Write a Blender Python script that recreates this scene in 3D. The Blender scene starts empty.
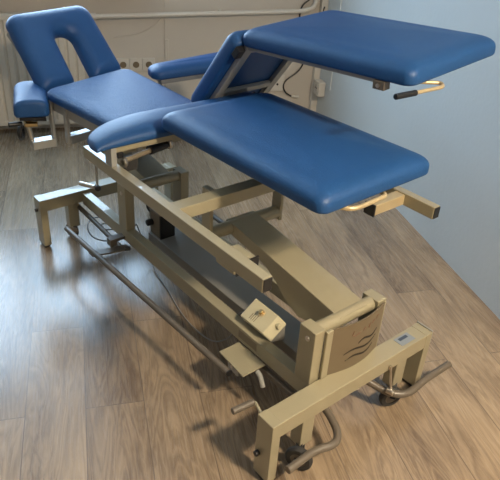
import bpy, math, random
from mathutils import Vector as V, Matrix
random.seed(7)
R = math.radians
scene = bpy.context.scene
col = scene.collection

# ---------------------------------------------------------------- materials
def new_mat(name):
    m = bpy.data.materials.new(name); m.use_nodes = True
    nt = m.node_tree
    for n in list(nt.nodes): nt.nodes.remove(n)
    out = nt.nodes.new('ShaderNodeOutputMaterial'); b = nt.nodes.new('ShaderNodeBsdfPrincipled')
    nt.links.new(b.outputs[0], out.inputs[0])
    return m, nt, b

def node(nt, typ, **kw):
    n = nt.nodes.new(typ)
    for k, v in kw.items(): setattr(n, k, v)
    return n

def simple(name, colr, rough=.5, metal=0., bump=0., bscale=200., vary=0., coat=0., spec=.5, vscale=6.):
    m, nt, b = new_mat(name)
    b.inputs['Base Color'].default_value = (*colr, 1); b.inputs['Roughness'].default_value = rough
    b.inputs['Metallic'].default_value = metal; b.inputs['Coat Weight'].default_value = coat
    b.inputs['Specular IOR Level'].default_value = spec
    tc = node(nt, 'ShaderNodeTexCoord')
    if vary:
        n = node(nt, 'ShaderNodeTexNoise'); n.inputs['Scale'].default_value = vscale; n.inputs['Detail'].default_value = 5
        nt.links.new(tc.outputs['Object'], n.inputs['Vector'])
        mx = node(nt, 'ShaderNodeMix', data_type='RGBA')
        mx.inputs[6].default_value = (*[c * (1 - vary) for c in colr], 1); mx.inputs[7].default_value = (*[min(1, c * (1 + vary)) for c in colr], 1)
        nt.links.new(n.outputs['Fac'], mx.inputs[0]); nt.links.new(mx.outputs[2], b.inputs['Base Color'])
    if bump:
        n = node(nt, 'ShaderNodeTexNoise'); n.inputs['Scale'].default_value = bscale; n.inputs['Detail'].default_value = 4
        nt.links.new(tc.outputs['Object'], n.inputs['Vector'])
        bp = node(nt, 'ShaderNodeBump'); bp.inputs['Strength'].default_value = bump; bp.inputs['Distance'].default_value = .002
        nt.links.new(n.outputs['Fac'], bp.inputs['Height']); nt.links.new(bp.outputs[0], b.inputs['Normal'])
    return m

def vinyl(name, colr, crinkle, rough=.42):
    m, nt, b = new_mat(name)
    tc = node(nt, 'ShaderNodeTexCoord')
    mp = node(nt, 'ShaderNodeMapping'); mp.inputs['Scale'].default_value = (1, 1.6, 1)
    nt.links.new(tc.outputs['Object'], mp.inputs[0])
    n = node(nt, 'ShaderNodeTexNoise'); n.inputs['Scale'].default_value = 42; n.inputs['Detail'].default_value = 5; n.inputs['Roughness'].default_value = .65
    n.inputs['Distortion'].default_value = 2.5
    nt.links.new(mp.outputs[0], n.inputs['Vector'])
    g = node(nt, 'ShaderNodeTexNoise'); g.inputs['Scale'].default_value = 420; g.inputs['Detail'].default_value = 2
    nt.links.new(tc.outputs['Object'], g.inputs['Vector'])
    b1 = node(nt, 'ShaderNodeBump'); b1.inputs['Strength'].default_value = crinkle; b1.inputs['Distance'].default_value = .006
    b2 = node(nt, 'ShaderNodeBump'); b2.inputs['Strength'].default_value = .12; b2.inputs['Distance'].default_value = .001
    nt.links.new(n.outputs['Fac'], b1.inputs['Height']); nt.links.new(g.outputs['Fac'], b2.inputs['Height'])
    nt.links.new(b1.outputs[0], b2.inputs['Normal']); nt.links.new(b2.outputs[0], b.inputs['Normal'])
    w = node(nt, 'ShaderNodeTexNoise'); w.inputs['Scale'].default_value = 5; w.inputs['Detail'].default_value = 3
    nt.links.new(tc.outputs['Object'], w.inputs['Vector'])
    mx = node(nt, 'ShaderNodeMix', data_type='RGBA')
    mx.inputs[6].default_value = (*[c * .88 for c in colr], 1); mx.inputs[7].default_value = (*[c * 1.12 for c in colr], 1)
    nt.links.new(w.outputs['Fac'], mx.inputs[0]); nt.links.new(mx.outputs[2], b.inputs['Base Color'])
    b.inputs['Roughness'].default_value = rough; b.inputs['Specular IOR Level'].default_value = .4
    return m

def floor_material():
    m, nt, b = new_mat('oak_vinyl_planks')
    L = nt.links.new
    tc = node(nt, 'ShaderNodeTexCoord')
    mp = node(nt, 'ShaderNodeMapping'); mp.inputs['Location'].default_value = (0.41 + 4 * 1.23, 0.697 + 20 * .19, 0)
    L(tc.outputs['Object'], mp.inputs[0])
    br = node(nt, 'ShaderNodeTexBrick'); br.offset = .35; br.offset_frequency = 2; br.squash = 1
    br.inputs['Scale'].default_value = 1; br.inputs['Brick Width'].default_value = 1.23; br.inputs['Row Height'].default_value = .19
    br.inputs['Mortar Size'].default_value = .0018; br.inputs['Mortar Smooth'].default_value = .3; br.inputs['Bias'].default_value = 0
    br.inputs['Color1'].default_value = (0, 0, 0, 1); br.inputs['Color2'].default_value = (1, 1, 1, 1); br.inputs['Mortar'].default_value = (.5, .5, .5, 1)
    L(mp.outputs[0], br.inputs['Vector'])
    # every plank gets its own piece of grain
    off = node(nt, 'ShaderNodeVectorMath', operation='SCALE'); off.inputs['Scale'].default_value = 7.3
    L(br.outputs['Color'], off.inputs[0])
    add = node(nt, 'ShaderNodeVectorMath', operation='ADD'); L(mp.outputs[0], add.inputs[0]); L(off.outputs[0], add.inputs[1])
    s1 = node(nt, 'ShaderNodeMapping'); s1.inputs['Scale'].default_value = (.9, 6.5, 1); L(add.outputs[0], s1.inputs[0])
    n1 = node(nt, 'ShaderNodeTexNoise'); n1.inputs['Scale'].default_value = 1.7; n1.inputs['Detail'].default_value = 4; n1.inputs['Distortion'].default_value = .9
    L(s1.outputs[0], n1.inputs['Vector'])
    # cathedral rings: contour lines of the stretched noise
    mul = node(nt, 'ShaderNodeMath', operation='MULTIPLY'); mul.inputs[1].default_value = 11; L(n1.outputs['Fac'], mul.inputs[0])
    fr = node(nt, 'ShaderNodeMath', operation='PINGPONG'); fr.inputs[1].default_value = .5; L(mul.outputs[0], fr.inputs[0])
    s2 = node(nt, 'ShaderNodeMapping'); s2.inputs['Scale'].default_value = (3, 55, 1); L(add.outputs[0], s2.inputs[0])
    n2 = node(nt, 'ShaderNodeTexNoise'); n2.inputs['Scale'].default_value = 1.6; n2.inputs['Detail'].default_value = 5; n2.inputs['Roughness'].default_value = .7
    L(s2.outputs[0], n2.inputs['Vector'])
    s3 = node(nt, 'ShaderNodeMapping'); s3.inputs['Scale'].default_value = (1, 4.5, 1); L(add.outputs[0], s3.inputs[0])
    n3 = node(nt, 'ShaderNodeTexNoise'); n3.inputs['Scale'].default_value = 2.2; n3.inputs['Detail'].default_value = 3
    L(s3.outputs[0], n3.inputs['Vector'])
    ramp = node(nt, 'ShaderNodeValToRGB')
    e = ramp.color_ramp.elements
    e[0].position = .25; e[0].color = (*FLOOR_D, 1); e[1].position = .78; e[1].color = (*FLOOR_L, 1)
    a1 = node(nt, 'ShaderNodeMath', operation='MULTIPLY'); a1.inputs[1].default_value = .34; L(fr.outputs[0], a1.inputs[0])
    a2 = node(nt, 'ShaderNodeMath', operation='MULTIPLY_ADD'); a2.inputs[1].default_value = .34; L(n2.outputs['Fac'], a2.inputs[0]); L(a1.outputs[0], a2.inputs[2])
    a3 = node(nt, 'ShaderNodeMath', operation='MULTIPLY_ADD'); a3.inputs[1].default_value = .52; L(n3.outputs['Fac'], a3.inputs[0]); L(a2.outputs[0], a3.inputs[2])
    sep = node(nt, 'ShaderNodeSeparateColor'); L(br.outputs['Color'], sep.inputs[0])
    a4 = node(nt, 'ShaderNodeMath', operation='MULTIPLY_ADD'); a4.inputs[1].default_value = .15; L(sep.outputs[0], a4.inputs[0]); L(a3.outputs[0], a4.inputs[2])
    a5 = node(nt, 'ShaderNodeMath', operation='SUBTRACT'); a5.inputs[1].default_value = .125; L(a4.outputs[0], a5.inputs[0])
    L(a5.outputs[0], ramp.inputs[0])
    mx = node(nt, 'ShaderNodeMix', data_type='RGBA'); mx.inputs[7].default_value = (.10, .075, .055, 1)
    sc_ = node(nt, 'ShaderNodeMath', operation='MULTIPLY'); sc_.inputs[1].default_value = .8; L(br.outputs['Fac'], sc_.inputs[0])
    L(sc_.outputs[0], mx.inputs[0]); L(ramp.outputs[0], mx.inputs[6]); L(mx.outputs[2], b.inputs['Base Color'])
    b.inputs['Roughness'].default_value = .42
    b.inputs['Coat Weight'].default_value = .55; b.inputs['Coat Roughness'].default_value = .24
    rr = node(nt, 'ShaderNodeMath', operation='MULTIPLY_ADD'); rr.inputs[1].default_value = -.12; rr.inputs[2].default_value = .33
    L(n2.outputs['Fac'], rr.inputs[0]); L(rr.outputs[0], b.inputs['Roughness'])
    bp = node(nt, 'ShaderNodeBump'); bp.inputs['Strength'].default_value = .15; bp.inputs['Distance'].default_value = .001
    L(n2.outputs['Fac'], bp.inputs['Height']); L(bp.outputs[0], b.inputs['Normal'])
    return m

FLOOR_D = (.145, .100, .063); FLOOR_L = (.44, .338, .228)
M = {}
M['vinyl'] = vinyl('blue_vinyl', (.012, .068, .212), .2, .46)
M['crinkle'] = vinyl('crinkled_blue_vinyl', (.014, .084, .265), .1e1, .36)
M['steel'] = simple('beige_powder_coated_steel', (.32, .284, .188), .3, 0, .10, 500, .04, .5)
M['greysteel'] = simple('grey_powder_coated_steel', (.33, .33, .31), .28, 0, .08, 500, .04, .5)
M['channel'] = simple('grey_channel_steel', (.22, .215, .195), .35, 0, .08, 500, .04)
M['tube'] = simple('taupe_coated_tube', (.125, .104, .08), .38, 0, .06, 400, .05)
M['metal'] = simple('zinc_plated_metal', (.62, .58, .52), .33, 1, .05, 300)
M['brass'] = simple('brass_coated_metal', (.70, .50, .24), .32, 1)
M['champ'] = simple('champagne_coated_rod', (.60, .47, .27), .35, .4)
M['black'] = simple('black_plastic', (.012, .012, .013), .38, 0, .05, 300)
M['dark'] = simple('dark_rubber', (.03, .029, .028), .6)
M['board'] = simple('grey_backing_board', (.30, .29, .27), .6, 0, .05, 300, .05)
M['plate'] = simple('brown_grey_cover_plate', (.185, .145, .092), .42, .25, .06, 400, .05)
M['slot'] = simple('dark_slot', (.02, .015, .01), .8)
M['red'] = simple('faded_red_print', (.22, .11, .075), .6)
M['cream'] = simple('cream_plastic', (.54, .50, .34), .42, 0, .04, 200, .03)
M['white'] = simple('white_plastic', (.62, .585, .52), .38, 0, .03, 200)
M['rad'] = simple('radiator_enamel', (.60, .555, .475), .42, 0, .04, 60, .02)
M['pipe'] = simple('white_painted_pipe', (.66, .62, .55), .35)
M['backwall'] = simple('beige_wall_paint', (.56, .515, .45), .85, 0, .25, 90, .03)
M['rightwall'] = simple('pale_blue_grey_wall_paint', (.64, .685, .69), .8, 0, .7, 45, .02)
M['plain'] = simple('off_white_paint', (.80, .78, .74), .9, 0, .1, 90)
M['sidewall'] = simple('taupe_wall_paint', (.30, .27, .235), .85, 0, .2, 90, .03)
M['floor'] = floor_material()
M['label'] = simple('silver_label', (.27, .30, .33), .35, .2)
M['print'] = simple('dark_blue_print', (.05, .07, .11), .6)
M['grey'] = simple('grey_cable', (.26, .25, .235), .5)
M['sunk'] = simple('dark_plate_grey', (.20, .165, .115), .5)
def emit(name, c, s):
    m, nt, b = new_mat(name); b.inputs['Base Color'].default_value = (.9, .9, .9, 1)
    b.inputs['Emission Color'].default_value = (*c, 1); b.inputs['Emission Strength'].default_value = s
    return m

# ---------------------------------------------------------------- mesh helpers
class MB:
    def __init__(s): s.v = []; s.f = []
    def add(s, vs, fs):
        k = len(s.v); s.v += [V(p) for p in vs]; s.f += [tuple(i + k for i in f) for f in fs]; return s
    def hexa(s, p):       # p: 4 bottom (ccw) + 4 top
        return s.add(p, [(3, 2, 1, 0), (4, 5, 6, 7), (0, 1, 5, 4), (1, 2, 6, 5), (2, 3, 7, 6), (3, 0, 4, 7)])
    def box(s, x, y, z):
        return s.hexa([(x[0], y[0], z[0]), (x[1], y[0], z[0]), (x[1], y[1], z[0]), (x[0], y[1], z[0]),
                       (x[0], y[0], z[1]), (x[1], y[0], z[1]), (x[1], y[1], z[1]), (x[0], y[1], z[1])])
    def beam(s, a, b, w, h, up=(0, 0, 1)):   # box beam along a->b, w sideways, h along up
        a, b = V(a), V(b); d = (b - a).normalized(); r = d.cross(V(up)).normalized() * w / 2; u = r.cross(d).normalized() * h / 2
        return s.hexa([a - r - u, a + r - u, b + r - u, b - r - u, a - r + u, a + r + u, b + r + u, b - r + u])
    def prism(s, pts, off):
        pts = [V(p) for p in pts]; off = V(off); n = len(pts)
        return s.add(pts + [p + off for p in pts], [tuple(range(n))[::-1], tuple(range(n, 2 * n))] + [(i, (i + 1) % n, n + (i + 1) % n, n + i) for i in range(n)])
    def cyl(s, a, b, r, n=20, r2=None):
        return s.tube([a, b], r, n, r2=r2)
    def tube(s, pts, r, n=12, bend=0., r2=None):
        pts = [V(p) for p in pts]
        if bend and len(pts) > 2:
            q = [pts[0]]
            for i in range(1, len(pts) - 1):
                p, a, c = pts[i], pts[i - 1], pts[i + 1]
                la = min(bend, (a - p).length * .48); lc = min(bend, (c - p).length * .48)
                A = p + (a - p).normalized() * la; C = p + (c - p).normalized() * lc
                for k in range(7):
                    t = k / 6; q.append(A * (1 - t) ** 2 + p * 2 * t * (1 - t) + C * t * t)
            q.append(pts[-1]); pts = q
        vs = []; fs = []; m = len(pts); nrm = None
        for i, p in enumerate(pts):
            d = ((pts[min(i + 1, m - 1)] - p).normalized() + (p - pts[max(i - 1, 0)]).normalized()).normalized() if 0 < i < m - 1 else (pts[1] - pts[0] if i == 0 else pts[-1] - pts[-2]).normalized()
            if nrm is None:
                nrm = d.cross(V((0, 0, 1)) if abs(d.z) < .9 else V((1, 0, 0))).normalized()
            nrm = (nrm - d * nrm.dot(d)).normalized(); bn = d.cross(nrm)
            rr = r if r2 is None else r + (r2 - r) * i / (m - 1)
            for k in range(n):
                t = 2 * math.pi * k / n; vs.append(p + (nrm * math.cos(t) + bn * math.sin(t)) * rr)
        for i in range(m - 1):
            for k in range(n):
                a = i * n + k; b = i * n + (k + 1) % n; fs.append((a, b, b + n, a + n))
        fs.append(tuple(range(n))[::-1]); fs.append(tuple(range((m - 1) * n, m * n)))
        return s.add(vs, fs)
    def ball(s, c, r, sc=(1, 1, 1), n=16):
        c = V(c); vs = [c + V((0, 0, -r * sc[2]))]; fs = []; h = n // 2
        for i in range(1, h):
            ph = -math.pi / 2 + math.pi * i / h
            for k in range(n):
                t = 2 * math.pi * k / n; vs.append(c + V((r * sc[0] * math.cos(ph) * math.cos(t), r * sc[1] * math.cos(ph) * math.sin(t), r * sc[2] * math.sin(ph))))
        vs.append(c + V((0, 0, r * sc[2])))
        for k in range(n):
            fs.append((0, 1 + (k + 1) % n, 1 + k)); fs.append((len(vs) - 1, 1 + (h - 2) * n + k, 1 + (h - 2) * n + (k + 1) % n))
        for i in range(h - 2):
            for k in range(n):
                a = 1 + i * n + k; b = 1 + i * n + (k + 1) % n; fs.append((a, b, b + n, a + n))
        return s.add(vs, fs)
    def ring(s, c, axis, ro, ri, wd, n=28):
        c = V(c); ax = V(axis).normalized(); u = ax.cross(V((0, 0, 1)) if abs(ax.z) < .9 else V((1, 0, 0))).normalized(); w = ax.cross(u)
        vs = []; fs = []
        prof = [(ri, -wd / 2), (ro - wd * .2, -wd / 2), (ro, -wd * .25), (ro, wd * .25), (ro - wd * .2, wd / 2), (ri, wd / 2)]
        m = len(prof)
        for k in range(n):
            t = 2 * math.pi * k / n; e = u * math.cos(t) + w * math.sin(t)
            for rr, h in prof: vs.append(c + e * rr + ax * h)
        for k in range(n):
            for j in range(m):
                a = k * m + j; b = k * m + (j + 1) % m; c2 = ((k + 1) % n) * m
                fs.append((a, b, c2 + (j + 1) % m, c2 + j))
        return s.add(vs, fs)
    def build(s, name, mat, parent=None, bevel=0., smooth=True, seg=2, off=None, angle=35):
        o_ = V(off) if off is not None else V((0, 0, 0))
        me = bpy.data.meshes.new(name); me.from_pydata([tuple(p - o_) for p in s.v], [], s.f)
        import bmesh
        bm = bmesh.new(); bm.from_mesh(me); bmesh.ops.recalc_face_normals(bm, faces=bm.faces)
        for f in bm.faces: f.smooth = smooth
        ca = math.radians(angle)
        for e in bm.edges:
            if len(e.link_faces) == 2 and e.calc_face_angle(0) > ca: e.smooth = False
        bm.to_mesh(me); bm.free()
        me.materials.append(M[mat] if isinstance(mat, str) else mat)
        ob = bpy.data.objects.new(name, me); col.objects.link(ob)
        if parent: ob.parent = parent
        if bevel:
            md = ob.modifiers.new('edge_rounding', 'BEVEL'); md.width = bevel; md.segments = seg; md.limit_method = 'ANGLE'; md.angle_limit = R(35); md.harden_normals = True
        return ob

def tag(o, label=None, cat=None, group=None, kind=None):
    if label: o['label'] = label
    if cat: o['category'] = cat
    if group: o['group'] = group
    if kind: o['kind'] = kind
    return o
def empty(name, loc, rz=0.):
    o = bpy.data.objects.new(name, None); col.objects.link(o); o.location = loc; o.rotation_euler = (0, 0, rz); o.empty_display_size = .1
    return o

def offset_poly(corners, d, n, div):
    """corners (x, y, radius) ccw; edges moved inward by d, corners filleted again -> points (always the same number)"""
    m = len(corners); P = [V(c[:2]) for c in corners]; L_ = []
    for i in range(m):
        t = (P[(i + 1) % m] - P[i]).normalized(); L_.append((P[i] + V((-t.y, t.x)) * d, t))
    Q = []
    for i in range(m):
        p, t = L_[i - 1]; q, u = L_[i]; cr = t.x * u.y - t.y * u.x
        Q.append(q.copy() if abs(cr) < 1e-6 else p + t * (((q - p).x * u.y - (q - p).y * u.x) / cr))
    arcs = []
    for i in range(m):
        p = Q[i]; d1 = L_[i - 1][1]; d2 = L_[i][1]; cr = d1.x * d2.y - d1.y * d2.x
        ang = math.atan2(cr, d1.dot(d2)); s = 1 if ang > 0 else -1
        r = corners[i][2] if s > 0 else corners[i][2] + d
        lim = .48 * min((Q[i] - Q[i - 1]).length, (Q[(i + 1) % m] - Q[i]).length) / max(1e-6, math.tan(abs(ang) / 2))
        r = min(r, lim)
        A = p - d1 * (r * math.tan(abs(ang) / 2)); nn = V((d1.y, -d1.x)); cen = A - nn * r * s
        arcs.append([cen + V((nn.x * math.cos(th) - nn.y * math.sin(th), nn.x * math.sin(th) + nn.y * math.cos(th))) * r * s for th in (ang * k / (n - 1) for k in range(n))])
    out = []
    for i in range(m):
        out += arcs[i]; a, b = arcs[i][-1], arcs[(i + 1) % m][0]
        out += [a.lerp(b, (k + 1) / (div + 1)) for k in range(div)]
    return out

def cushion(name, corners, T, mat, parent, frame, w=.08, p=2.3, rb=.010, wall=.012, dome=.0, convex=True, off=None, n=8, div=6):
    """padded board: crown at local z=0, underside at z=-T; the padding rises from the rim over the width w"""
    o, ex, ey, ez = [V(q) for q in frame]
    def W(q, z): return o + ex * q.x + ey * q.y + ez * z
    rings = []
    for k in range(5):
        a = math.pi / 2 * k / 4; rings.append((rb * (1 - math.sin(a)), -T + rb * (1 - math.cos(a))))
    z0 = -T + rb + wall
    for k in range(13):
        a = math.pi / 2 * k / 12
        x = math.copysign(abs(math.cos(a)) ** (2 / p), 1); z = math.sin(a) ** (2 / p)
        rings.append((w * (1 - x), z0 + (-dome - z0) * z))
    vs = []; fs = []; N = 0
    for d, z in rings:
        pts = offset_poly(corners, d, n, div); N = len(pts); vs += [W(q, z) for q in pts]
    for i in range(len(rings) - 1):
        for k in range(N):
            a = i * N + k; b = i * N + (k + 1) % N; fs.append((a, b, b + N, a + N))
    fs.append(tuple(range(N))[::-1])
    if convex:
        c = sum(pts, V((0, 0))) / N
        for s_ in (.9, .75, .55, .3):
            base = len(vs) - N
            for q in pts: vs.append(W(c + (q - c) * s_, -dome * s_ ** 2))
            for k in range(N): fs.append((base + k, base + (k + 1) % N, base + N + (k + 1) % N, base + N + k))
        base = len(vs) - N; vs.append(W(c, 0))
        for k in range(N): fs.append((base + k, base + (k + 1) % N, len(vs) - 1))
    else:
        fs.append(tuple(range(len(vs) - N, len(vs))))
    mb = MB(); mb.add(vs, fs)
    return mb.build(name, mat, parent, off=off, angle=60)

def frame_of(p00, p10, p01):
    """local frame with ex along p00->p10 and ey towards p01"""
    p00, p10, p01 = V(p00), V(p10), V(p01)
    ex = (p10 - p00).normalized(); ez = ex.cross(p01 - p00).normalized(); ey = ez.cross(ex)
    return p00, ex, ey, ez
def to_local(fr, p):
    d = V(p) - fr[0]; return (d.dot(fr[1]), d.dot(fr[2]))

# ---------------------------------------------------------------- the room (x runs along the planks, right wall y = 1.176, back wall x = -2.995)
XB, XF, YR, YL, H = -2.995, 2.7, 1.176, -3.0, 2.55
def structure(name, mb, mat, bevel=0.): return tag(mb.build(name, mat, None, bevel=bevel), kind='structure')
structure('floor', MB().box((XB - .2, XF + .2), (YL - .2, YR + .2), (-.08, 0)), 'floor')
structure('ceiling', MB().box((XB - .2, XF + .2), (YL - .2, YR + .2), (H, H + .1)), 'plain')
structure('wall_right', MB().box((XB - .2, XF + .2), (YR, YR + .2), (0, H)), 'rightwall')
structure('wall_left', MB().box((XB - .2, XF + .2), (YL - .2, YL), (0, H)), 'sidewall')
structure('wall_front', MB().box((XF, XF + .2), (YL, YR), (0, H)), 'sidewall')
WY0, WY1, WZ0, WZ1 = -2.0, -.02, .90, 2.25         # window over the radiator
wb = MB()
wb.box((XB - .2, XB), (YL, YR), (0, WZ0)); wb.box((XB - .2, XB), (YL, YR), (WZ1, H))
wb.box((XB - .2, XB), (YL, WY0), (WZ0, WZ1)); wb.box((XB - .2, XB), (WY1, YR), (WZ0, WZ1))
structure('wall_back', wb, 'backwall')
fr = MB()
for y0, y1 in ((WY0, WY0 + .06), (WY1 - .06, WY1), ((WY0 + WY1) / 2 - .05, (WY0 + WY1) / 2 + .05)): fr.box((XB - .14, XB - .08), (y0, y1), (WZ0, WZ1))
for z0, z1 in ((WZ0, WZ0 + .06), (WZ1 - .06, WZ1)): fr.box((XB - .14, XB - .08), (WY0, WY1), (z0, z1))
win = structure('window_1', fr, 'white')
gm, gnt, gb = new_mat('window_glass')
gl = node(gnt, 'ShaderNodeBsdfTransparent'); gg = node(gnt, 'ShaderNodeBsdfGlossy'); gg.inputs['Roughness'].default_value = .02
gx = node(gnt, 'ShaderNodeMixShader'); gx.inputs[0].default_value = .06
gnt.links.new(gl.outputs[0], gx.inputs[1]); gnt.links.new(gg.outputs[0], gx.inputs[2])
gnt.links.new(gx.outputs[0], [n for n in gnt.nodes if n.type == 'OUTPUT_MATERIAL'][0].inputs[0])
MB().box((XB - .113, XB - .107), (WY0 + .06, WY1 - .06), (WZ0 + .06, WZ1 - .06)).build('window_pane', gm, win)
MB().box((XB - .02, XB + .11), (WY0 - .05, WY1 + .03), (WZ0 - .03, WZ0)).build('window_sill', 'white', win, bevel=.004)

# radiator under the window
RY1, RY0, RZ0, RZ1 = -.43, -1.75, .055, .745
rad = empty('radiator', (XB + .06, (RY0 + RY1) / 2, 0))
tag(rad, 'cream ribbed panel radiator on back wall behind the head of the treatment table', 'radiator')
o_ = rad.location
p = MB(); nrib = 26; w_ = (RY1 - RY0) / nrib; prof = []
for i in range(nrib):
    y = RY0 + i * w_
    prof += [(XB + .088, y), (XB + .088, y + w_ * .12), (XB + .100, y + w_ * .30), (XB + .100, y + w_ * .82), (XB + .088, y + w_)]
prof += [(XB + .075, RY1), (XB + .075, RY0)]
p.prism([(x, y, RZ0 + .03) for x, y in prof], (0, 0, RZ1 - RZ0 - .06))
p.build('front_panel', 'rad', rad, off=o_)
MB().box((XB + .03, XB + .045), (RY0, RY1), (RZ0 + .03, RZ1 - .03)).build('rear_panel', 'rad', rad, off=o_)
MB().box((XB + .028, XB + .104), (RY0, RY1), (RZ1 - .035, RZ1)).build('top_grille', 'rad', rad, bevel=.006, off=o_)
MB().box((XB + .028, XB + .100), (RY0, RY1), (RZ0, RZ0 + .035)).build('bottom_edge', 'rad', rad, bevel=.008, off=o_)
MB().box((XB + .03, XB + .095), (RY1 - .004, RY1), (RZ0 + .03, RZ1 - .03)).build('side_cover', 'rad', rad, off=o_)
for y in (RY0 + .2, RY1 - .25):
    MB().box((XB + .003, XB + .032), (y, y + .05), (.2, .6)).build('bracket_mount', 'metal', rad, off=o_)

pp = MB().tube([(XB + .05, RY1 + .002, .715), (XB + .05, -.36, .727), (XB + .035, 1.00, .768), (XB + .035, 1.085, .79), (XB + .035, 1.10, .87), (XB + .035, 1.10, H - .02)], .0145, 14, bend=.05)
pipe = tag(pp.build('heating_pipe', 'pipe', None), 'white heating pipe running along the back wall and turning up near the corner', 'pipe')
MB().cyl((XB + .05, -.375, .727), (XB + .05, -.335, .728), .021, 16).build('union_nut', 'pipe', pipe)
MB().box((XB, XB + .025), (.44, .455), (.735, .768)).build('pipe_clip', 'pipe', pipe)
MB().tube([(XB + .004, .097, H - .02), (XB + .004, .097, .80), (XB + .005, .094, .60), (XB + .004, .090, .46)], .004, 8)
vc = MB().box((XB, XB + .006), (.088, .100), (.56, H)).build('wall_conduit', 'backwall', None, bevel=.001)
tag(vc, 'thin vertical cable conduit painted beige on the back wall above the sockets', 'conduit')
MB().box((XB, XB + .010), (.088, .112), (.25, .58)).build('lower_cover', 'backwall', vc, bevel=.002)
tc_ = MB().tube([(XB + .004, .088, .735), (XB + .004, .05, .69), (XB + .004, -.02, .635), (XB + .004, -.10, .605), (XB + .004, -.19, .60), (XB + .004, -.24, .585)], .0028, 8, bend=.05)
tag(tc_.build('wall_wire', 'backwall', None), 'thin painted wire curving across the back wall below the heating pipe', 'wire')

# triple socket
sk = empty('triple_socket', (XB, -.065, .39)); tag(sk, 'white triple power socket low on the back wall beside the headrest', 'socket')
for i in range(3):
    y = -.225 + i * .083; off = sk.location
    f = MB().box((XB + .0, XB + .010), (y, y + .081), (.375, .460)).build('socket_frame', 'white', sk, bevel=.003, off=off)
    MB().ring((XB + .011, y + .0405, .4175), (1, 0, 0), .030, .021, .006).build('socket_ring', 'white', f, off=off)
    MB().cyl((XB + .0095, y + .0405, .4175), (XB + .0115, y + .0405, .4175), .021, 20).build('socket_well', 'plate', f, off=off)
# wall box under the raised section
wbx = empty('connection_box', (XB, .88, .27)); tag(wbx, 'small white connection box with a dark hole on the back wall under the raised section', 'box')
MB().box((XB, XB + .016), (.83, .925), (.222, .335)).build('box_cover', 'white', wbx, bevel=.004, off=wbx.location)
MB().cyl((XB + .014, .875, .272), (XB + .018, .875, .272), .008, 12).build('box_hole', 'black', wbx, off=wbx.location)
# hanging black cable
hc = tag(MB().tube([(XB + .012, 1.055, .84), (XB + .012, 1.0, .80), (XB + .012, .99, .72), (XB + .012, 1.03, .60), (XB + .012, 1.06, .42), (XB + .014, 1.02, .355), (XB + .016, .93, .30), (XB + .018, .915, .25), (XB + .018, .945, .205), (XB + .018, .985, .185)], .0055, 8, bend=.06).build('hanging_cable', 'black', None),
         'black cable hanging in a loop on the back wall near the corner', 'cable')
MB().tube([(XB + .018, .985, .185), (XB + .018, 1.04, .178)], .0095, 10).build('plug', 'white', hc)
hk = tag(MB().tube([(XB + .03, 1.11, .655), (XB + .03, 1.14, .74), (XB + .05, 1.15, .80)], .005, 8).build('cable_end', 'black', None), 'short black cable end behind the heating pipe bend in the corner', 'cable')
# corner duct with surface socket
du = tag(MB().box((XB, XB + .045), (YR - .045, YR), (0, H)).build('cable_duct', 'white', None, bevel=.003), 'cream vertical cable duct in the corner of the two walls', 'cable duct')
tag(MB().box((XB + .26, XB + .27), (YR - .008, YR), (.30, H)).build('wall_cable', 'rightwall', None, bevel=.002), 'thin vertical painted cable on the right wall above the corner socket', 'cable')
ss = empty('surface_socket', (XB + .13, YR, .26)); tag(ss, 'white surface-mounted socket on the right wall beside the corner duct', 'socket')
MB().box((XB + .075, XB + .175), (YR - .05, YR), (.225, .325)).build('socket_case', 'white', ss, bevel=.006, off=ss.location)
MB().ring((XB + .125, YR - .051, .277), (0, 1, 0), .034, .026, .005).build('socket_ring', 'white', ss, off=ss.location)
MB().cyl((XB + .125, YR - .0515, .277), (XB + .125, YR - .0495, .277), .026, 20).build('socket_well', 'backwall', ss, off=ss.location)
MB().cyl((XB + .113, YR - .053, .277), (XB + .113, YR - .051, .277), .005, 10).cyl((XB + .137, YR - .053, .277), (XB + .137, YR - .051, .277), .005, 10).build('pin_holes', 'black', ss, off=ss.location)

# ---------------------------------------------------------------- the treatment table (own axes: x towards the foot end, y across)
O = V((-.8, .358, 0)); TH = R(24.82)
def to_world(p): return V((p[0] * math.cos(TH) - p[1] * math.sin(TH), p[0] * math.sin(TH) + p[1] * math.cos(TH), p[2]))
table = empty('treatment_table', to_world(O), TH)
tag(table, 'blue padded treatment table on beige steel frame, one leg section raised', 'treatment table')
def B(mb, name, mat='steel', parent=None, bevel=.003, **k):
    return mb.build(name, mat, parent or table, bevel=bevel, off=O, **k)

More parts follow.
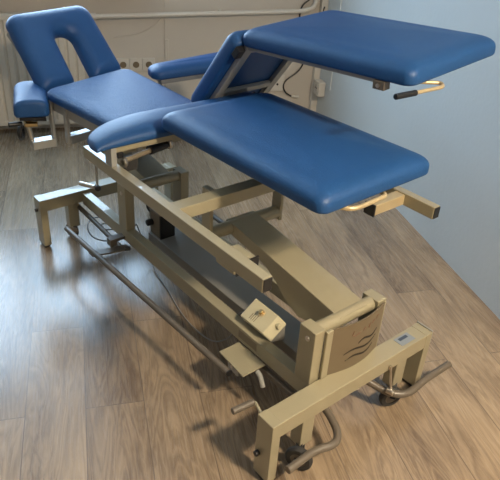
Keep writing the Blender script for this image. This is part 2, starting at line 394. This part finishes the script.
# feet
def foot(xa, xb, near):
    bm_ = B(MB().box((xa, xb), (.031, .685), (.188, .245)), 'foot_beam', 'steel')
    for y0, y1 in ((0, .033), (.683, .716)):
        lg = B(MB().box((xa - .001, xb + .001), (y0, y1), (.014, .246)), 'leg', 'steel', bm_, bevel=.0025)
        B(MB().box((xa + .006, xb - .006), (y0 + .004, y1 - .004), (0, .0145)), 'rubber_foot', 'black', bm_, bevel=.003)
    for y0, y1 in ((.135, .185), (.565, .617)):
        B(MB().box((xa + .008, xb - .012), (y0, y1), (.062, .19)), 'caster_mount', 'steel', bm_, bevel=.003)
        yc = (y0 + y1) / 2
        cx_, cy_, rw_, ax_ = {True: ((.004, .120, .043, (.5, -1, 0)), (-.004, .552, .041, (1, -.35, 0))), False: ((-1.621, .152, .038, (.3, -1, 0)), (-1.62, .59, .038, (.3, -1, 0)))}[near][y0 > .3]
        an = V(ax_).normalized(); c0 = V((cx_, cy_, rw_)); mid = V(((xa + xb) / 2, yc, .075))
        c = B(MB().cyl((mid.x, mid.y, .066), (mid.x, mid.y, .092), .018, 18), 'caster', 'black', bevel=.003)
        sd = an.cross(V((0, 0, 1)))
        tp = V((mid.x, mid.y, .078))
        fk = MB()
        for k in (-1, 1):
            q0 = tp + an * k * .0125; q1 = c0 + an * k * .0155
            fk.beam(q0, q1, .005, .020, up=sd)
        fk.beam(tp - an * .016, tp + an * .016, .024, .008)
        B(fk, 'fork', 'black', c, bevel=.001)
        B(MB().ring(c0, an, rw_, rw_ * .58, .022), 'wheel', 'dark', c, bevel=0)
        B(MB().cyl(c0 - an * .009, c0 + an * .009, rw_ * .59, 18), 'hub', 'tube', c, bevel=0)
    return bm_
nb = foot(-.065, 0, True); fb = foot(-1.652, -1.587, False)
B(MB().cyl((-.048, .0, .105), (-.048, -.014, .105), .009, 14), 'leg_knob', 'black', nb, bevel=.002)
B(MB().cyl((-1.62, .0, .19), (-1.62, -.012, .19), .008, 14), 'leg_knob', 'black', fb, bevel=.002)
B(MB().box((-.066, .001), (.712, .717), (.2, .252)), 'beam_end_plate', 'greysteel', nb, bevel=.001)
lb = B(MB().box((-.052, -.014), (.572, .640), (.2452, .2462)), 'beam_label', 'label', nb, bevel=0)
B(MB().box((-.046, -.034), (.585, .626), (.2461, .2466)), 'label_print', 'print', nb, bevel=0)
# lower rails
for y0, y1 in ((.203, .242), (.474, .513)):
    rl = B(MB().box((-1.59, -.06), (y0, y1), (.176, .2325)), 'base_rail', 'steel')
    if y0 < .3:
        B(MB().box((-.41, -.315), (.2022, .2032), (.192, .222)), 'rail_plate', 'sunk', rl, bevel=0)
# posts with bolts
for x1 in (-.07, -1.172):
    for y0, y1, bo in ((.203, .244, .2015), (.472, .513, .5145)):
        ps = B(MB().box((x1 - .066, x1), (y0, y1), (.23, .431)), 'support_post', 'steel')
        s_ = -1 if bo < .3 else 1
        B(MB().cyl((x1 - .028, bo - s_ * .003, .398), (x1 - .028, bo + s_ * .003, .398), .0085, 14), 'bolt', 'metal', ps, bevel=.002)
    B(MB().cyl((x1 - .033, .238, .408), (x1 - .033, .478, .408), .0235, 28), 'pivot_tube', 'steel', bevel=.002)
# lift arms: box sections with a deep curved lower edge near the base pivot
def arm(dx):
    pr = [(-.085, .4265), (-.30, .4555), (-.60, .494), (-.655, .498), (-.655, .452), (-.50, .435), (-.43, .420), (-.37, .385), (-.32, .345), (-.26, .322), (-.18, .335), (-.10, .385)]
    return B(MB().prism([(x + dx, .320, z) for x, z in pr], (0, .122, 0)), 'lift_arm', 'steel')
arm(0)
farm = arm(-1.102)
B(MB().cyl((-.635, .222, .474), (-.635, .545, .474), .024, 28), 'upper_pivot_tube', 'steel', bevel=.002)
for y0, y1 in ((.218, .232), (.535, .549)):
    hp = B(MB().box((-.660, -.612), (y0, y1), (.446, .632)), 'hanger_plate', 'steel', bevel=.002)
    B(MB().box((-.660, -.550), (y0, y1 + .01), (.622, .650)), 'hanger_foot', 'steel', hp, bevel=.002)
B(MB().box((-1.15, -.066), (.292, .415), (.172, .212)), 'base_channel', 'channel', bevel=.003)
# upper frame
for y0, y1 in ((-.003, .029), (.687, .718)):
    ur = B(MB().box((-1.073, -.086), (y0, y1), (.650, .692)), 'upper_rail', 'steel')
    B(MB().box((-.0865, -.0835), (y0 + .002, y1 - .002), (.652, .690)), 'end_cap', 'black', ur, bevel=.001)
B(MB().box((-.555, -.505), (.028, .688), (.648, .690)), 'upper_crossbeam', 'steel')
B(MB().box((-1.07, -1.03), (.028, .688), (.648, .688)), 'upper_crossbeam', 'steel')
fl = B(MB().box((-.325, -.238), (.028, .108), (.604, .640)), 'actuator_bracket', 'steel', bevel=.006)
B(MB().box((-.2385, -.2345), (.034, .111), (.602, .642)), 'bracket_seal', 'black', fl, bevel=0)
st = B(MB().box((-.238, -.200), (.545, .688), (.652, .688)), 'side_stub', 'champ')
B(MB().box((-.240, -.198), (.540, .546), (.650, .690)), 'end_cap', 'black', st, bevel=.001)
# cover plate between the near posts with three wave slots
def plate_pt(y, z, d=0.): return V((-.064 + .020 * math.sin(math.pi * (y - .262) / .235) + d, y, z))
pm = MB(); vs = []; n_ = 16
for d in (0, -.004):
    for i in range(n_ + 1):
        y = .262 + .235 * i / n_
        vs += [plate_pt(y, .246 - .0 * i, d), plate_pt(y, .424, d)]
k2 = 2 * (n_ + 1); fs = []
for i in range(n_):
    a = 2 * i; fs += [(a, a + 2, a + 3, a + 1), (k2 + a, k2 + a + 1, k2 + a + 3, k2 + a + 2), (a, k2 + a, k2 + a + 2, a + 2), (a + 1, a + 3, k2 + a + 3, k2 + a + 1)]
fs += [(0, 1, k2 + 1, k2), (2 * n_, k2 + 2 * n_, k2 + 2 * n_ + 1, 2 * n_ + 1)]
cp = B(pm.add(vs, fs), 'cover_plate', 'plate', bevel=0)
B(MB().box((-.068, -.058), (.240, .266), (.246, .426)), 'plate_flange', 'steel', cp, bevel=.002)
def ribbon(path, wd, nm, mat):
    mb = MB()
    for (y0, z0, w0), (y1, z1, w1) in zip(path[:-1], path[1:]):
        q = [plate_pt(y0, z0 - w0, .0012), plate_pt(y1, z1 - w1, .0012), plate_pt(y1, z1 + w1, .0012), plate_pt(y0, z0 + w0, .0012)]
        mb.prism(q, (-.0015, 0, 0))
    return B(mb, nm, mat, cp, bevel=0)
for zc, ya, yb in ((.338, .372, .468), (.313, .318, .468), (.286, .328, .455)):
    pth = []
    for i in range(17):
        t = i / 16; y = ya + (yb - ya) * t
        pth.append((y, zc + .010 * math.sin(2 * math.pi * (t * .95 + .05)) * (1 - .2 * t) + .012 * (t - .5), (.0030 * math.sin(math.pi * (.06 + .9 * t)) + .0003)))
    ribbon(pth, 0, 'wave_slot', 'slot')
for pth in ([(.345, .392, .001), (.340, .378, .0012), (.352, .372, .001), (.372, .378, .001)], [(.385, .380, .001), (.393, .388, .001), (.400, .380, .001)],
            [(.410, .382, .001), (.418, .392, .001), (.414, .374, .001)], [(.428, .386, .001), (.438, .394, .001), (.444, .386, .001)], [(.452, .390, .001), (.458, .400, .001), (.466, .398, .001)]):
    ribbon(pth, 0, 'faded_print', 'red')

# brake levers at the foot end
B(MB().tube([(-.10, .27, .135), (-.03, .272, .108), (.034, .252, .092), (.058, .214, .088), (.036, .150, .090), (.041, .036, .088)], .0125, 14, bend=.035), 'brake_lever', 'tube', bevel=.001)
lv = B(MB().tube([(-.085, .46, .125), (-.04, .487, .105), (.014, .512, .092), (.052, .558, .088), (.045, .672, .094), (.049, .795, .098)], .0125, 14, bend=.035), 'brake_lever', 'tube', bevel=.001)
B(MB().tube([(.006, .498, .212), (.016, .505, .14), (.022, .510, .104)], .0045, 8), 'link_rod', 'metal', lv, bevel=0)
B(MB().cyl((.010, .500, .112), (.034, .506, .112), .011, 12), 'lever_clamp', 'metal', lv, bevel=.002)
ck = B(MB().tube([(-.139, .047, .2), (-.135, .052, .2), (-.055, .03, .195)], .005, 8, bend=.006), 'crank', 'steel', bevel=0)
B(MB().cyl((-.147, -.026, .2), (-.140, .050, .2), .0105, 16), 'crank_grip', 'tube', ck, bevel=.003)
# pedal bars for the height adjustment
pb = B(MB().tube([(-1.47, .110, .120), (-1.445, .052, .165), (-1.40, .049, .17), (-.306, .084, .17)], .0115, 14, bend=.02), 'pedal_bar', 'tube', bevel=.001)
B(MB().cyl((-.3065, .084, .17), (-.3025, .084, .17), .0118, 14), 'bar_plug', 'black', pb, bevel=0)
pb = B(MB().tube([(-1.40, .655, .17), (-.306, .632, .17)], .0115, 14), 'pedal_bar', 'tube', bevel=.001)
for x in (-1.18, -.33): B(MB().box((x - .02, x + .02), (.505, .65), (.160, .168)), 'bar_plate', 'tube', pb, bevel=.001)
B(MB().tube([(-1.63, .188, .16), (-1.56, .190, .155), (-1.31, .190, .145), (-1.20, .19, .14)], .011, 14, bend=.02), 'pedal_linkage_bar', 'tube', bevel=.001)
B(MB().box((-.33, -.13), (.196, .214), (.135, .155)), 'pedal_linkage_bar', 'tube', bevel=.002)
pl = B(MB().hexa([(-1.215, .045, .158), (-1.175, .045, .158), (-1.140, .203, .158), (-1.180, .203, .158), (-1.215, .045, .166), (-1.175, .045, .166), (-1.140, .203, .166), (-1.180, .203, .166)]), 'pedal_plate', 'tube', bevel=.001)
B(MB().cyl((-1.152, .178, .166), (-1.142, .200, .166), .0095, 12), 'plate_knob', 'black', pl, bevel=.002)
B(MB().box((-1.225, -1.19), (.135, .165), (.166, .200)).box((-1.225, -1.19), (.160, .206), (.186, .200)), 'plate_bracket', 'tube', pl, bevel=.002)
pl = B(MB().hexa([(-.405, .118, .166), (-.266, .110, .166), (-.266, .203, .166), (-.405, .203, .166), (-.405, .118, .172), (-.266, .110, .172), (-.266, .203, .172), (-.405, .203, .172)]), 'pedal_plate', 'steel', bevel=.0015)
B(MB().box((-.372, -.315), (.130, .138), (.118, .167)), 'plate_bracket', 'greysteel', pl, bevel=.004)
B(MB().cyl((-.350, .1285, .138), (-.350, .1395, .138), .006, 12), 'bolt', 'metal', pl, bevel=0)
B(MB().tube([(-.262, .165, .167), (-.245, .165, .160), (-.228, .165, .125)], .008, 10, bend=.01), 'plate_hook', 'greysteel', pl, bevel=0)
# control box leaning on the lower rail
ca_, sa_ = math.cos(R(34)), math.sin(R(34))
def BX(x, y, z): return (-.428 + x, .238 + y * ca_ - z * sa_, .2345 + y * sa_ + z * ca_)
bx = B(MB().hexa([BX(0, 0, 0), BX(.142, 0, 0), BX(.142, .08, 0), BX(0, .08, 0), BX(0, 0, .036), BX(.118, 0, .036), BX(.118, .08, .036), BX(0, .08, .036)]), 'control_box', 'cream', bevel=.004)
B(MB().cyl(BX(.062, .052, .035), BX(.062, .052, .040), .013, 20), 'key_switch_ring', 'champ', bx, bevel=.001)
B(MB().cyl(BX(.062, .052, .039), BX(.062, .052, .050), .008, 18), 'key_switch', 'brass', bx, bevel=.002)
B(MB().cyl(BX(.122, .055, .017), BX(.142, .055, .021), .009, 16), 'side_button', 'cream', bx, bevel=.003)
pt = MB()
for i in range(4):
    x0 = .035 + i * .008
    pt.hexa([BX(x0, .012, .0358), BX(x0 + .0025, .012, .0358), BX(x0 + .0025, .034 + .006 * (i % 2), .0358), BX(x0, .034 + .006 * (i % 2), .0358), BX(x0, .012, .0363), BX(x0 + .0025, .012, .0363), BX(x0 + .0025, .034 + .006 * (i % 2), .0363), BX(x0, .034 + .006 * (i % 2), .0363)])
B(pt, 'box_lettering', 'sunk', bx, bevel=0)
B(MB().hexa([(-.42, .238, .2325), (-.29, .238, .2325), (-.29, .302, .2125), (-.42, .302, .2125), (-.42, .240, .2345), (-.29, .240, .2345), BX(.138, .075, -.001), BX(.008, .075, -.001)]), 'box_bracket', 'channel', bx, bevel=0)
# cables
B(MB().tube([(-1.30, .32, .17), (-1.221, .336, .03), (-1.114, .308, .006), (-.992, .287, .006), (-.836, .246, .006), (-.718, .232, .006), (-.60, .243, .006), (-.55, .29, .05), (-.50, .25, .17), (-.47, .25, .235), (-.44, .26, .25)], .0028, 8, bend=.06), 'power_cable', 'grey', bevel=0)
B(MB().tube([(-1.22, .25, .19), (-1.38, .30, .12), (-1.54, .31, .09), (-1.60, .25, .09), (-1.55, .19, .08), (-1.44, .17, .07), (-1.33, .23, .09), (-1.30, .32, .17)], .0032, 8, bend=.08), 'looped_cable', 'grey', bevel=0)
B(MB().tube([(-1.26, .22, .24), (-1.33, .26, .16), (-1.47, .29, .10), (-1.52, .25, .09), (-1.45, .21, .10), (-1.36, .24, .14)], .0032, 8, bend=.08), 'looped_cable', 'grey', bevel=0)
# hanging catch at the head end of the left rail
ho = B(MB().tube([(-1.012, .013, .652), (-1.012, .013, .565), (-1.012, .0, .560)], .0055, 10), 'catch_rod', 'greysteel', bevel=0)
B(MB().tube([(-1.05, -.035, .566), (-1.0, -.004, .563)], .008, 10), 'catch_bar', 'metal', ho, bevel=0)
B(MB().ball((-.988, .003, .562), .0115), 'catch_knob', 'black', ho, bevel=0)
# motor cylinder under the seat
mo = B(MB().cyl((-.872, .05, .700), (-.925, .255, .700), .009, 20), 'gas_strut', 'sunk', bevel=.001)
B(MB().cyl((-.906, .165, .700), (-.924, .245, .700), .017, 20), 'strut_cylinder', 'black', mo, bevel=.003)
B(MB().ring((-.926, .255, .700), (.25, -1, 0), .021, .010, .016), 'strut_eye', 'metal', mo, bevel=0)
B(MB().ring((-.868, .045, .698), (.25, -1, 0), .019, .009, .012), 'strut_eye', 'metal', mo, bevel=0)
B(MB().box((-.905, -.885), (.06, .11), (.65, .70)), 'strut_mount', 'dark', mo, bevel=.004)
# drive housing between the rails
dm = B(MB().box((-1.15, -1.07), (.30, .37), (.212, .325)), 'drive_housing', 'sunk', bevel=.006)
B(MB().box((-1.072, -1.064), (.30, .37), (.212, .320)), 'housing_cover', 'black', dm, bevel=.001)
B(MB().cyl((-1.13, .275, .27), (-1.13, .302, .27), .014, 18), 'housing_knob', 'black', dm, bevel=.003)
# seat frame
B(MB().box((-.890, -.862), (.015, .690), (.738, .760)), 'seat_frame', 'steel', bevel=.002)
B(MB().box((-.905, -.860), (-.002, .018), (.692, .757)), 'seat_frame_bracket', 'greysteel', bevel=.002)
B(MB().box((-.985, -.855), (.694, .716), (.692, .752)), 'seat_frame_bracket', 'greysteel', bevel=.002)
B(MB().box((-.875, -.858), (.022, .042), (.718, .738)), 'seat_stop', 'black', bevel=.002)

UP = (V((0, 0, 0)), V((1, 0, 0)), V((0, 1, 0)), V((0, 0, 1)))
def flat(z): return (V((0, 0, z)), V((1, 0, 0)), V((0, 1, 0)), V((0, 0, 1)))
# seat roll (whole width)
sv = []; sf = []; ns, nk = 44, 26
for i in range(ns + 1):
    t = i / ns; y = -.050 + .755 * (t - .06 * math.sin(2 * math.pi * t))
    l_ = min(1, (y + .050) / .26); tl0 = math.sqrt(max(0, 1 - (1 - l_) ** 2)); r_ = min(1, (.705 - y) / .035); tr0 = math.sqrt(max(0, 1 - (1 - r_) ** 2))
    hgt = (.016 + .040 * tl0) * (.5 + .5 * tr0); dep = .055 + .130 * tl0; xn = -.858 + .010 * (y + .088) / .79 - .012 * (1 - tr0)
    for k in range(nk):
        a = 2 * math.pi * k / nk; ca0, sa0 = math.cos(a), math.sin(a)
        xx = xn - dep / 2 + dep / 2 * math.copysign(abs(ca0) ** .8, ca0)
        zz0 = .752 + hgt * .28 + (hgt * .72 * abs(sa0) ** .85 if sa0 > 0 else -hgt * .28 * abs(sa0) ** .5)
        sv.append((xx, y, zz0))
for i in range(ns):
    for k in range(nk):
        p_ = i * nk + k; q_ = i * nk + (k + 1) % nk; sf.append((p_, q_, q_ + nk, p_ + nk))
sf += [tuple(range(nk))[::-1], tuple(range(ns * nk, (ns + 1) * nk))]
MB().add(sv, sf).build('seat_cushion', 'vinyl', table, off=O, angle=60)
# backrest
bk = cushion('backrest_cushion', [(-1.03, .172, .03), (-1.06, .580, .03), (-1.800, .580, .035), (-1.655, .108, .035)], .057, 'crinkle', table, flat(.728), w=.055, p=2.4, dome=.004, off=O)
bf = B(MB().beam((-1.645, .135, .650), (-1.02, .195, .650), .022, .042), 'backrest_frame', 'greysteel', bevel=.002)
B(MB().beam((-1.76, .555, .650), (-1.02, .545, .650), .022, .042), 'frame_bar', 'greysteel', bf, bevel=.002)
B(MB().beam((-1.60, .14, .650), (-1.72, .56, .650), .03, .04), 'frame_bar', 'greysteel', bf, bevel=.002)
B(MB().beam((-1.05, .19, .662), (-1.05, .55, .662), .03, .03), 'frame_bar', 'greysteel', bf, bevel=.002)
# headrest with face slot open towards the backrest
frA = frame_of((-1.690, .130, .712), (-1.812, .580, .712), (-1.965, .095, .962))
tl = to_local(frA, (-1.972, .092, .962)); tr = to_local(frA, (-2.150, .555, .942)); wB = to_local(frA, (-1.812, .580, .712))[0]
tl = (tl[0] + .018, tl[1] - .008); tr = (tr[0] - .028, tr[1]); hA = (tl[1] + tr[1]) / 2
cx = wB * .5; sx = cx + ((tl[0] + tr[0]) / 2 - cx) * .64 + .012
outl = [(0, 0, .02), (cx - .055, 0, .015), (sx - .052, hA * .66, .050), (sx + .052, hA * .66, .050), (cx + .055, 0, .015), (wB, 0, .02), (tr[0], hA, .05), (tl[0], hA, .05)]
hd = cushion('headrest_cushion', outl, .074, 'vinyl', table, frA, w=.058, p=2.1, convex=False, off=O)
o2, ex, ey, ez = frA
hb = MB()
for xx in (.06, wB - .06):
    hb.beam(o2 + ex * xx - ez * .075 + ey * .0, o2 + ex * xx - ez * .075 + ey * (hA * .85), .03, .025, up=ez)
B(hb, 'headrest_frame', 'greysteel', bevel=.002)
# armrests
def bolster(name, fr, L_, W_, T_, mat, parent, rend):
    """rounded-top pad running along its frame's x axis, underside flat"""
    o, ex, ey, ez = fr
    sec = []
    for k in range(15):
        a = math.pi * k / 14; sec.append((W_ / 2 * (1 - abs(math.cos(a)) ** 1 * (1 if math.cos(a) > 0 else -1)), T_ * (.42 + .58 * math.sin(a) ** .8)))
    sec = [(W_ / 2 + W_ / 2 * math.copysign(abs(math.cos(math.pi * k / 18)) ** .75, math.cos(math.pi * k / 18)), T_ * (.34 + .66 * math.sin(math.pi * k / 18) ** .7)) for k in range(19)]
    sec += [(0, T_ * .15), (W_ * .05, 0), (W_ * .95, 0), (W_, T_ * .15)]
    n = len(sec); stn = []
    for k in range(7):
        a = math.pi / 2 * k / 6; stn.append((rend * (1 - math.cos(a)), 1 - (1 - math.sin(a)) * .38))
    stn += [(L_ * t, 1) for t in (.3, .5, .7)] + [(L_ - x, s_) for x, s_ in stn[::-1]]
    vs = []; fs = []
    for x, s_ in stn:
        for y, z in sec: vs.append(o + ex * x + ey * (W_ / 2 + (y - W_ / 2) * s_) + ez * (T_ * .4 + (z - T_ * .4) * s_ - T_))
    for i in range(len(stn) - 1):
        for k in range(n):
            a = i * n + k; b = i * n + (k + 1) % n; fs.append((a, b, b + n, a + n))
    fs.append(tuple(range(n))); fs.append(tuple(range((len(stn) - 1) * n, len(stn) * n)))
    return MB().add(vs, fs).build(name, mat, parent, off=O, angle=60)
frG = frame_of((-1.597, -.052, .707), (-1.852, .047, .707), (-1.530, .072, .707))
if frG[3].z < 0: frG = (frG[0], frG[1], -frG[2], -frG[3])
frG = (V((-1.597, -.052, .707)), V((-.932, .362, 0)).normalized(), V((.362, .932, 0)).normalized(), V((0, 0, 1)))
ga = bolster('armrest_cushion', frG, .285, .140, .075, 'vinyl', table, .02)
B(MB().prism([(-1.60, -.030, .620), (-1.545, .060, .620), (-1.77, .145, .620), (-1.82, .045, .620)], (0, 0, .014)), 'armrest_board', 'black', ga, bevel=0)
F0 = [(-1.620, .618), (-1.600, 1.21), (-1.80, 1.22), (-1.745, .650)]
fa = cushion('armrest_cushion', [(F0[0][0], F0[0][1], .04), (F0[1][0], F0[1][1], .04), (F0[2][0], F0[2][1], .04), (F0[3][0], F0[3][1], .05)], .060, 'vinyl', table, flat(.744), w=.06, p=2.2, dome=.003, off=O)
B(MB().prism([(-1.625, .66, .664), (-1.605, 1.18, .664), (-1.77, 1.19, .664), (-1.735, .68, .664)], (0, 0, .020)), 'armrest_board', 'board', fa, bevel=.003)
# armrest carriers
ca = B(MB().box((-1.648, -1.618), (.112, .124), (.468, .69)), 'armrest_carrier', 'greysteel', bevel=.002)
B(MB().beam((-1.633, .118, .492), (-1.640, .020, .492), .05, .035), 'carrier_tube', 'greysteel', ca, bevel=.002)
B(MB().cyl((-1.655, .030, .505), (-1.665, .020, .60), .010, 14), 'carrier_stem', 'metal', ca, bevel=0)
B(MB().cyl((-1.66, .025, .568), (-1.66, .025, .612), .019, 16).cyl((-1.64, .005, .585), (-1.62, .05, .585), .012, 12), 'carrier_clamp', 'brass', ca, bevel=.002)
B(MB().cyl((-1.655, -.060, .59), (-1.65, -.005, .588), .010, 14), 'clamp_handle', 'black', ca, bevel=.002)
B(MB().ring((-1.69, .0, .535), (.6, .8, .0), .033, .018, .016), 'clamp_knob', 'black', ca, bevel=0)
cb = B(MB().box((-1.535, -1.505), (.128, .142), (.515, .68)), 'armrest_carrier', 'greysteel', bevel=.002)
B(MB().beam((-1.52, .135, .535), (-1.60, .60, .535), .04, .035), 'carrier_tube', 'greysteel', cb, bevel=.002)
B(MB().beam((-1.597, .595, .53), (-1.68, .70, .668), .02, .03), 'carrier_stem', 'metal', cb, bevel=0)

# lower leg section
def leg_cushion(p00, p10, p01, L_, W_, T_):
    f = frame_of(p00, p10, p01)
    return f, cushion('leg_cushion', [(0, 0, .035), (L_, 0, .03), (L_, W_, .035), (0, W_, .035)], T_, 'vinyl', table, f, w=.080, p=2.5, dome=.010, off=O)
frD, cD = leg_cushion((-.852, .170, .872), (-.105, .192, .872), (-.866, .637, .872), .754, .482, .072)
lf = B(MB().box((-.78, -.16), (.26, .285), (.775, .800)), 'leg_frame', 'steel', bevel=.002)
B(MB().box((-.78, -.16), (.54, .565), (.775, .800)), 'frame_bar', 'steel', lf, bevel=.002)
for x in (-.78, -.40): B(MB().box((x, x + .025), (.26, .565), (.775, .800)), 'frame_bar', 'steel', lf, bevel=.002)
B(MB().box((-.545, -.515), (.36, .39), (.688, .776)), 'support_strut', 'steel', lf, bevel=.002)
B(MB().tube([(-.20, .262, .795), (-.150, .268, .795), (-.098, .300, .795), (-.092, .33, .795), (-.098, .45, .795), (-.16, .46, .795)], .007, 12, bend=.02), 'release_handle', 'champ', bevel=0)
# raised leg section on a tilted support
e0, e1, e2 = V((-.860, .497, 1.103)), V((-.172, .545, 1.138)), V((-.883, .950, 1.133))
frE, cE = leg_cushion(e0, e1, e2, .700, .475, .073)
oE, xE, yE, zE = frE
def PE(a, b, c): return oE + xE * a + yE * b + zE * c
ef = B(MB().beam(PE(.01, .03, -.078), PE(.60, .03, -.078), .022, .020, up=zE), 'leg_frame', 'greysteel', bevel=.002)
B(MB().beam(PE(.01, .41, -.078), PE(.60, .41, -.078), .022, .020, up=zE), 'frame_bar', 'greysteel', ef, bevel=.002)
for a in (.02, .58): B(MB().beam(PE(a, .03, -.078), PE(a, .41, -.078), .022, .018, up=zE), 'frame_bar', 'greysteel', ef, bevel=.002)
hb_ = B(MB().beam(PE(.572, .014, -.086), PE(.612, .014, -.086), .03, .026, up=zE), 'handle_bracket', 'tube', bevel=.002)
B(MB().cyl(PE(.592, -.002, -.086), PE(.592, -.006, -.086), .006, 12), 'bolt', 'metal', hb_, bevel=0)
rod = B(MB().tube([(-.236, .585, 1.062), (-.160, .690, 1.062), (-.137, .668, 1.060), (-.146, .535, 1.058)], .0055, 12, bend=.012), 'release_handle', 'champ', bevel=0)
B(MB().cyl((-.1445, .556, 1.0583), (-.152, .478, 1.057), .0085, 14), 'handle_grip', 'black', rod, bevel=.002)
# tilted support (thigh) section: underside corners
bl, br_, tl_, tr_ = V((-1.095, .480, .722)), V((-1.115, .872, .722)), V((-.838, .480, 1.044)), V((-.862, .872, 1.038))
zz = (br_ - bl).cross(tl_ - bl).normalized()
if zz.x > 0: zz = -zz                 # cushion's top surface looks towards the head end
TP = .070
f_ = frame_of(bl + zz * TP, tl_ + zz * TP, bl + zz * TP + (bl - br_) * -1)
if f_[3].dot(zz) < 0: f_ = frame_of(br_ + zz * TP, tr_ + zz * TP, bl + zz * TP)
pc = [to_local(f_, q + zz * TP) for q in (bl, tl_, tr_, br_)]
if (pc[1][0] - pc[0][0]) * (pc[2][1] - pc[1][1]) - (pc[1][1] - pc[0][1]) * (pc[2][0] - pc[1][0]) < 0: pc = pc[::-1]
th = cushion('thigh_cushion', [(x, y, .03) for x, y in pc], TP, 'vinyl', table, f_, w=.04, p=2.6, dome=.003, off=O)
def TPt(a, b, c):   # a up the slope, b across, c below the underside
    return (bl.lerp(tl_, a)).lerp(br_.lerp(tr_, a), b) - zz * c
tf = B(MB().beam(TPt(.0, .14, .010), TPt(.985, .14, .010), .036, .018, up=-zz), 'thigh_frame', 'greysteel', bevel=.002)
B(MB().beam(TPt(.0, .86, .010), TPt(.985, .86, .010), .036, .018, up=-zz), 'frame_bar', 'greysteel', tf, bevel=.002)
B(MB().beam(TPt(.30, .14, .010), TPt(.30, .86, .010), .030, .016, up=-zz), 'frame_bar', 'greysteel', tf, bevel=.002)
B(MB().beam(TPt(.94, .14, .010), TPt(.94, .86, .010), .030, .016, up=-zz), 'frame_bar', 'greysteel', tf, bevel=.002)
B(MB().beam(TPt(.87, .04, .012), TPt(.97, .04, .012), .030, .024, up=-zz), 'hinge_block', 'black', tf, bevel=.002)
B(MB().cyl(TPt(.20, .55, .022), TPt(.20, .66, .022), .010, 12).ball(TPt(.20, .52, .024), .014), 'hinge_knob', 'dark', tf, bevel=0)
B(MB().beam(TPt(.0, .06, .012), TPt(.0, .94, .012), .03, .02, up=-zz), 'hinge_bar', 'greysteel', tf, bevel=.002)

# ---------------------------------------------------------------- lamp, daylight, camera
lamp = empty('ceiling_lamp', (1.35, 1.0, H)); tag(lamp, 'round opal ceiling lamp in the room behind the camera', 'lamp')
MB().cyl((1.35, 1.0, H - .03), (1.35, 1.0, H), .15, 32).build('lamp_base', 'white', lamp, bevel=.004, off=lamp.location)
MB().ball((1.35, 1.0, H - .045), .13, (1, 1, .35), 24).build('lamp_shade', emit('lamp_glow', (1, .78, .5), 3.0), lamp, off=lamp.location)
def area(name, loc, rot, size, size_y, energy, colr, shape='RECTANGLE'):
    l = bpy.data.lights.new(name, 'AREA'); l.shape = shape; l.size = size; l.size_y = size_y; l.energy = energy; l.color = colr
    o = bpy.data.objects.new(name, l); col.objects.link(o); o.location = loc; o.rotation_euler = rot; return o
area('lamp_light', (1.35, 1.0, H - .11), (0, 0, 0), 0.3, 0.3, 112, (1, .82, .60), 'DISK')
area('window_daylight', (XB - .16, (WY0 + WY1) / 2, (WZ0 + WZ1) / 2), (0, R(-90), 0), WZ1 - WZ0, WY1 - WY0, 94, (.53, .76, 1))

wld = bpy.data.worlds.new('daylight'); scene.world = wld; wld.use_nodes = True
bg = wld.node_tree.nodes['Background']; bg.inputs[0].default_value = (.62, .78, 1, 1); bg.inputs[1].default_value = 1.0

cam = bpy.data.cameras.new('camera'); co = bpy.data.objects.new('camera', cam); col.objects.link(co)
cam.sensor_fit = 'HORIZONTAL'; cam.sensor_width = 36; cam.lens = 36 * 616.19 / 500; cam.clip_start = .02
yaw, pitch, roll = R(164.046), R(30.9), R(3.81)
fwd = V((math.cos(yaw) * math.cos(pitch), math.sin(yaw) * math.cos(pitch), -math.sin(pitch)))
rt_ = V((math.sin(yaw), -math.cos(yaw), 0)); up_ = rt_.cross(fwd)
r2 = rt_ * math.cos(roll) + up_ * math.sin(roll); u2 = -rt_ * math.sin(roll) + up_ * math.cos(roll)
mw = Matrix(((r2.x, u2.x, -fwd.x, 0), (r2.y, u2.y, -fwd.y, 0), (r2.z, u2.z, -fwd.z, 0), (0, 0, 0, 1)))
co.matrix_world = Matrix.Translation(to_world((.8341, -.8473, 1.55))) @ mw
scene.camera = co
vs_ = scene.view_settings
vs_.view_transform = 'Standard'; vs_.look = 'None'; vs_.gamma = 1; vs_.exposure = .15; vs_.use_curve_mapping = False
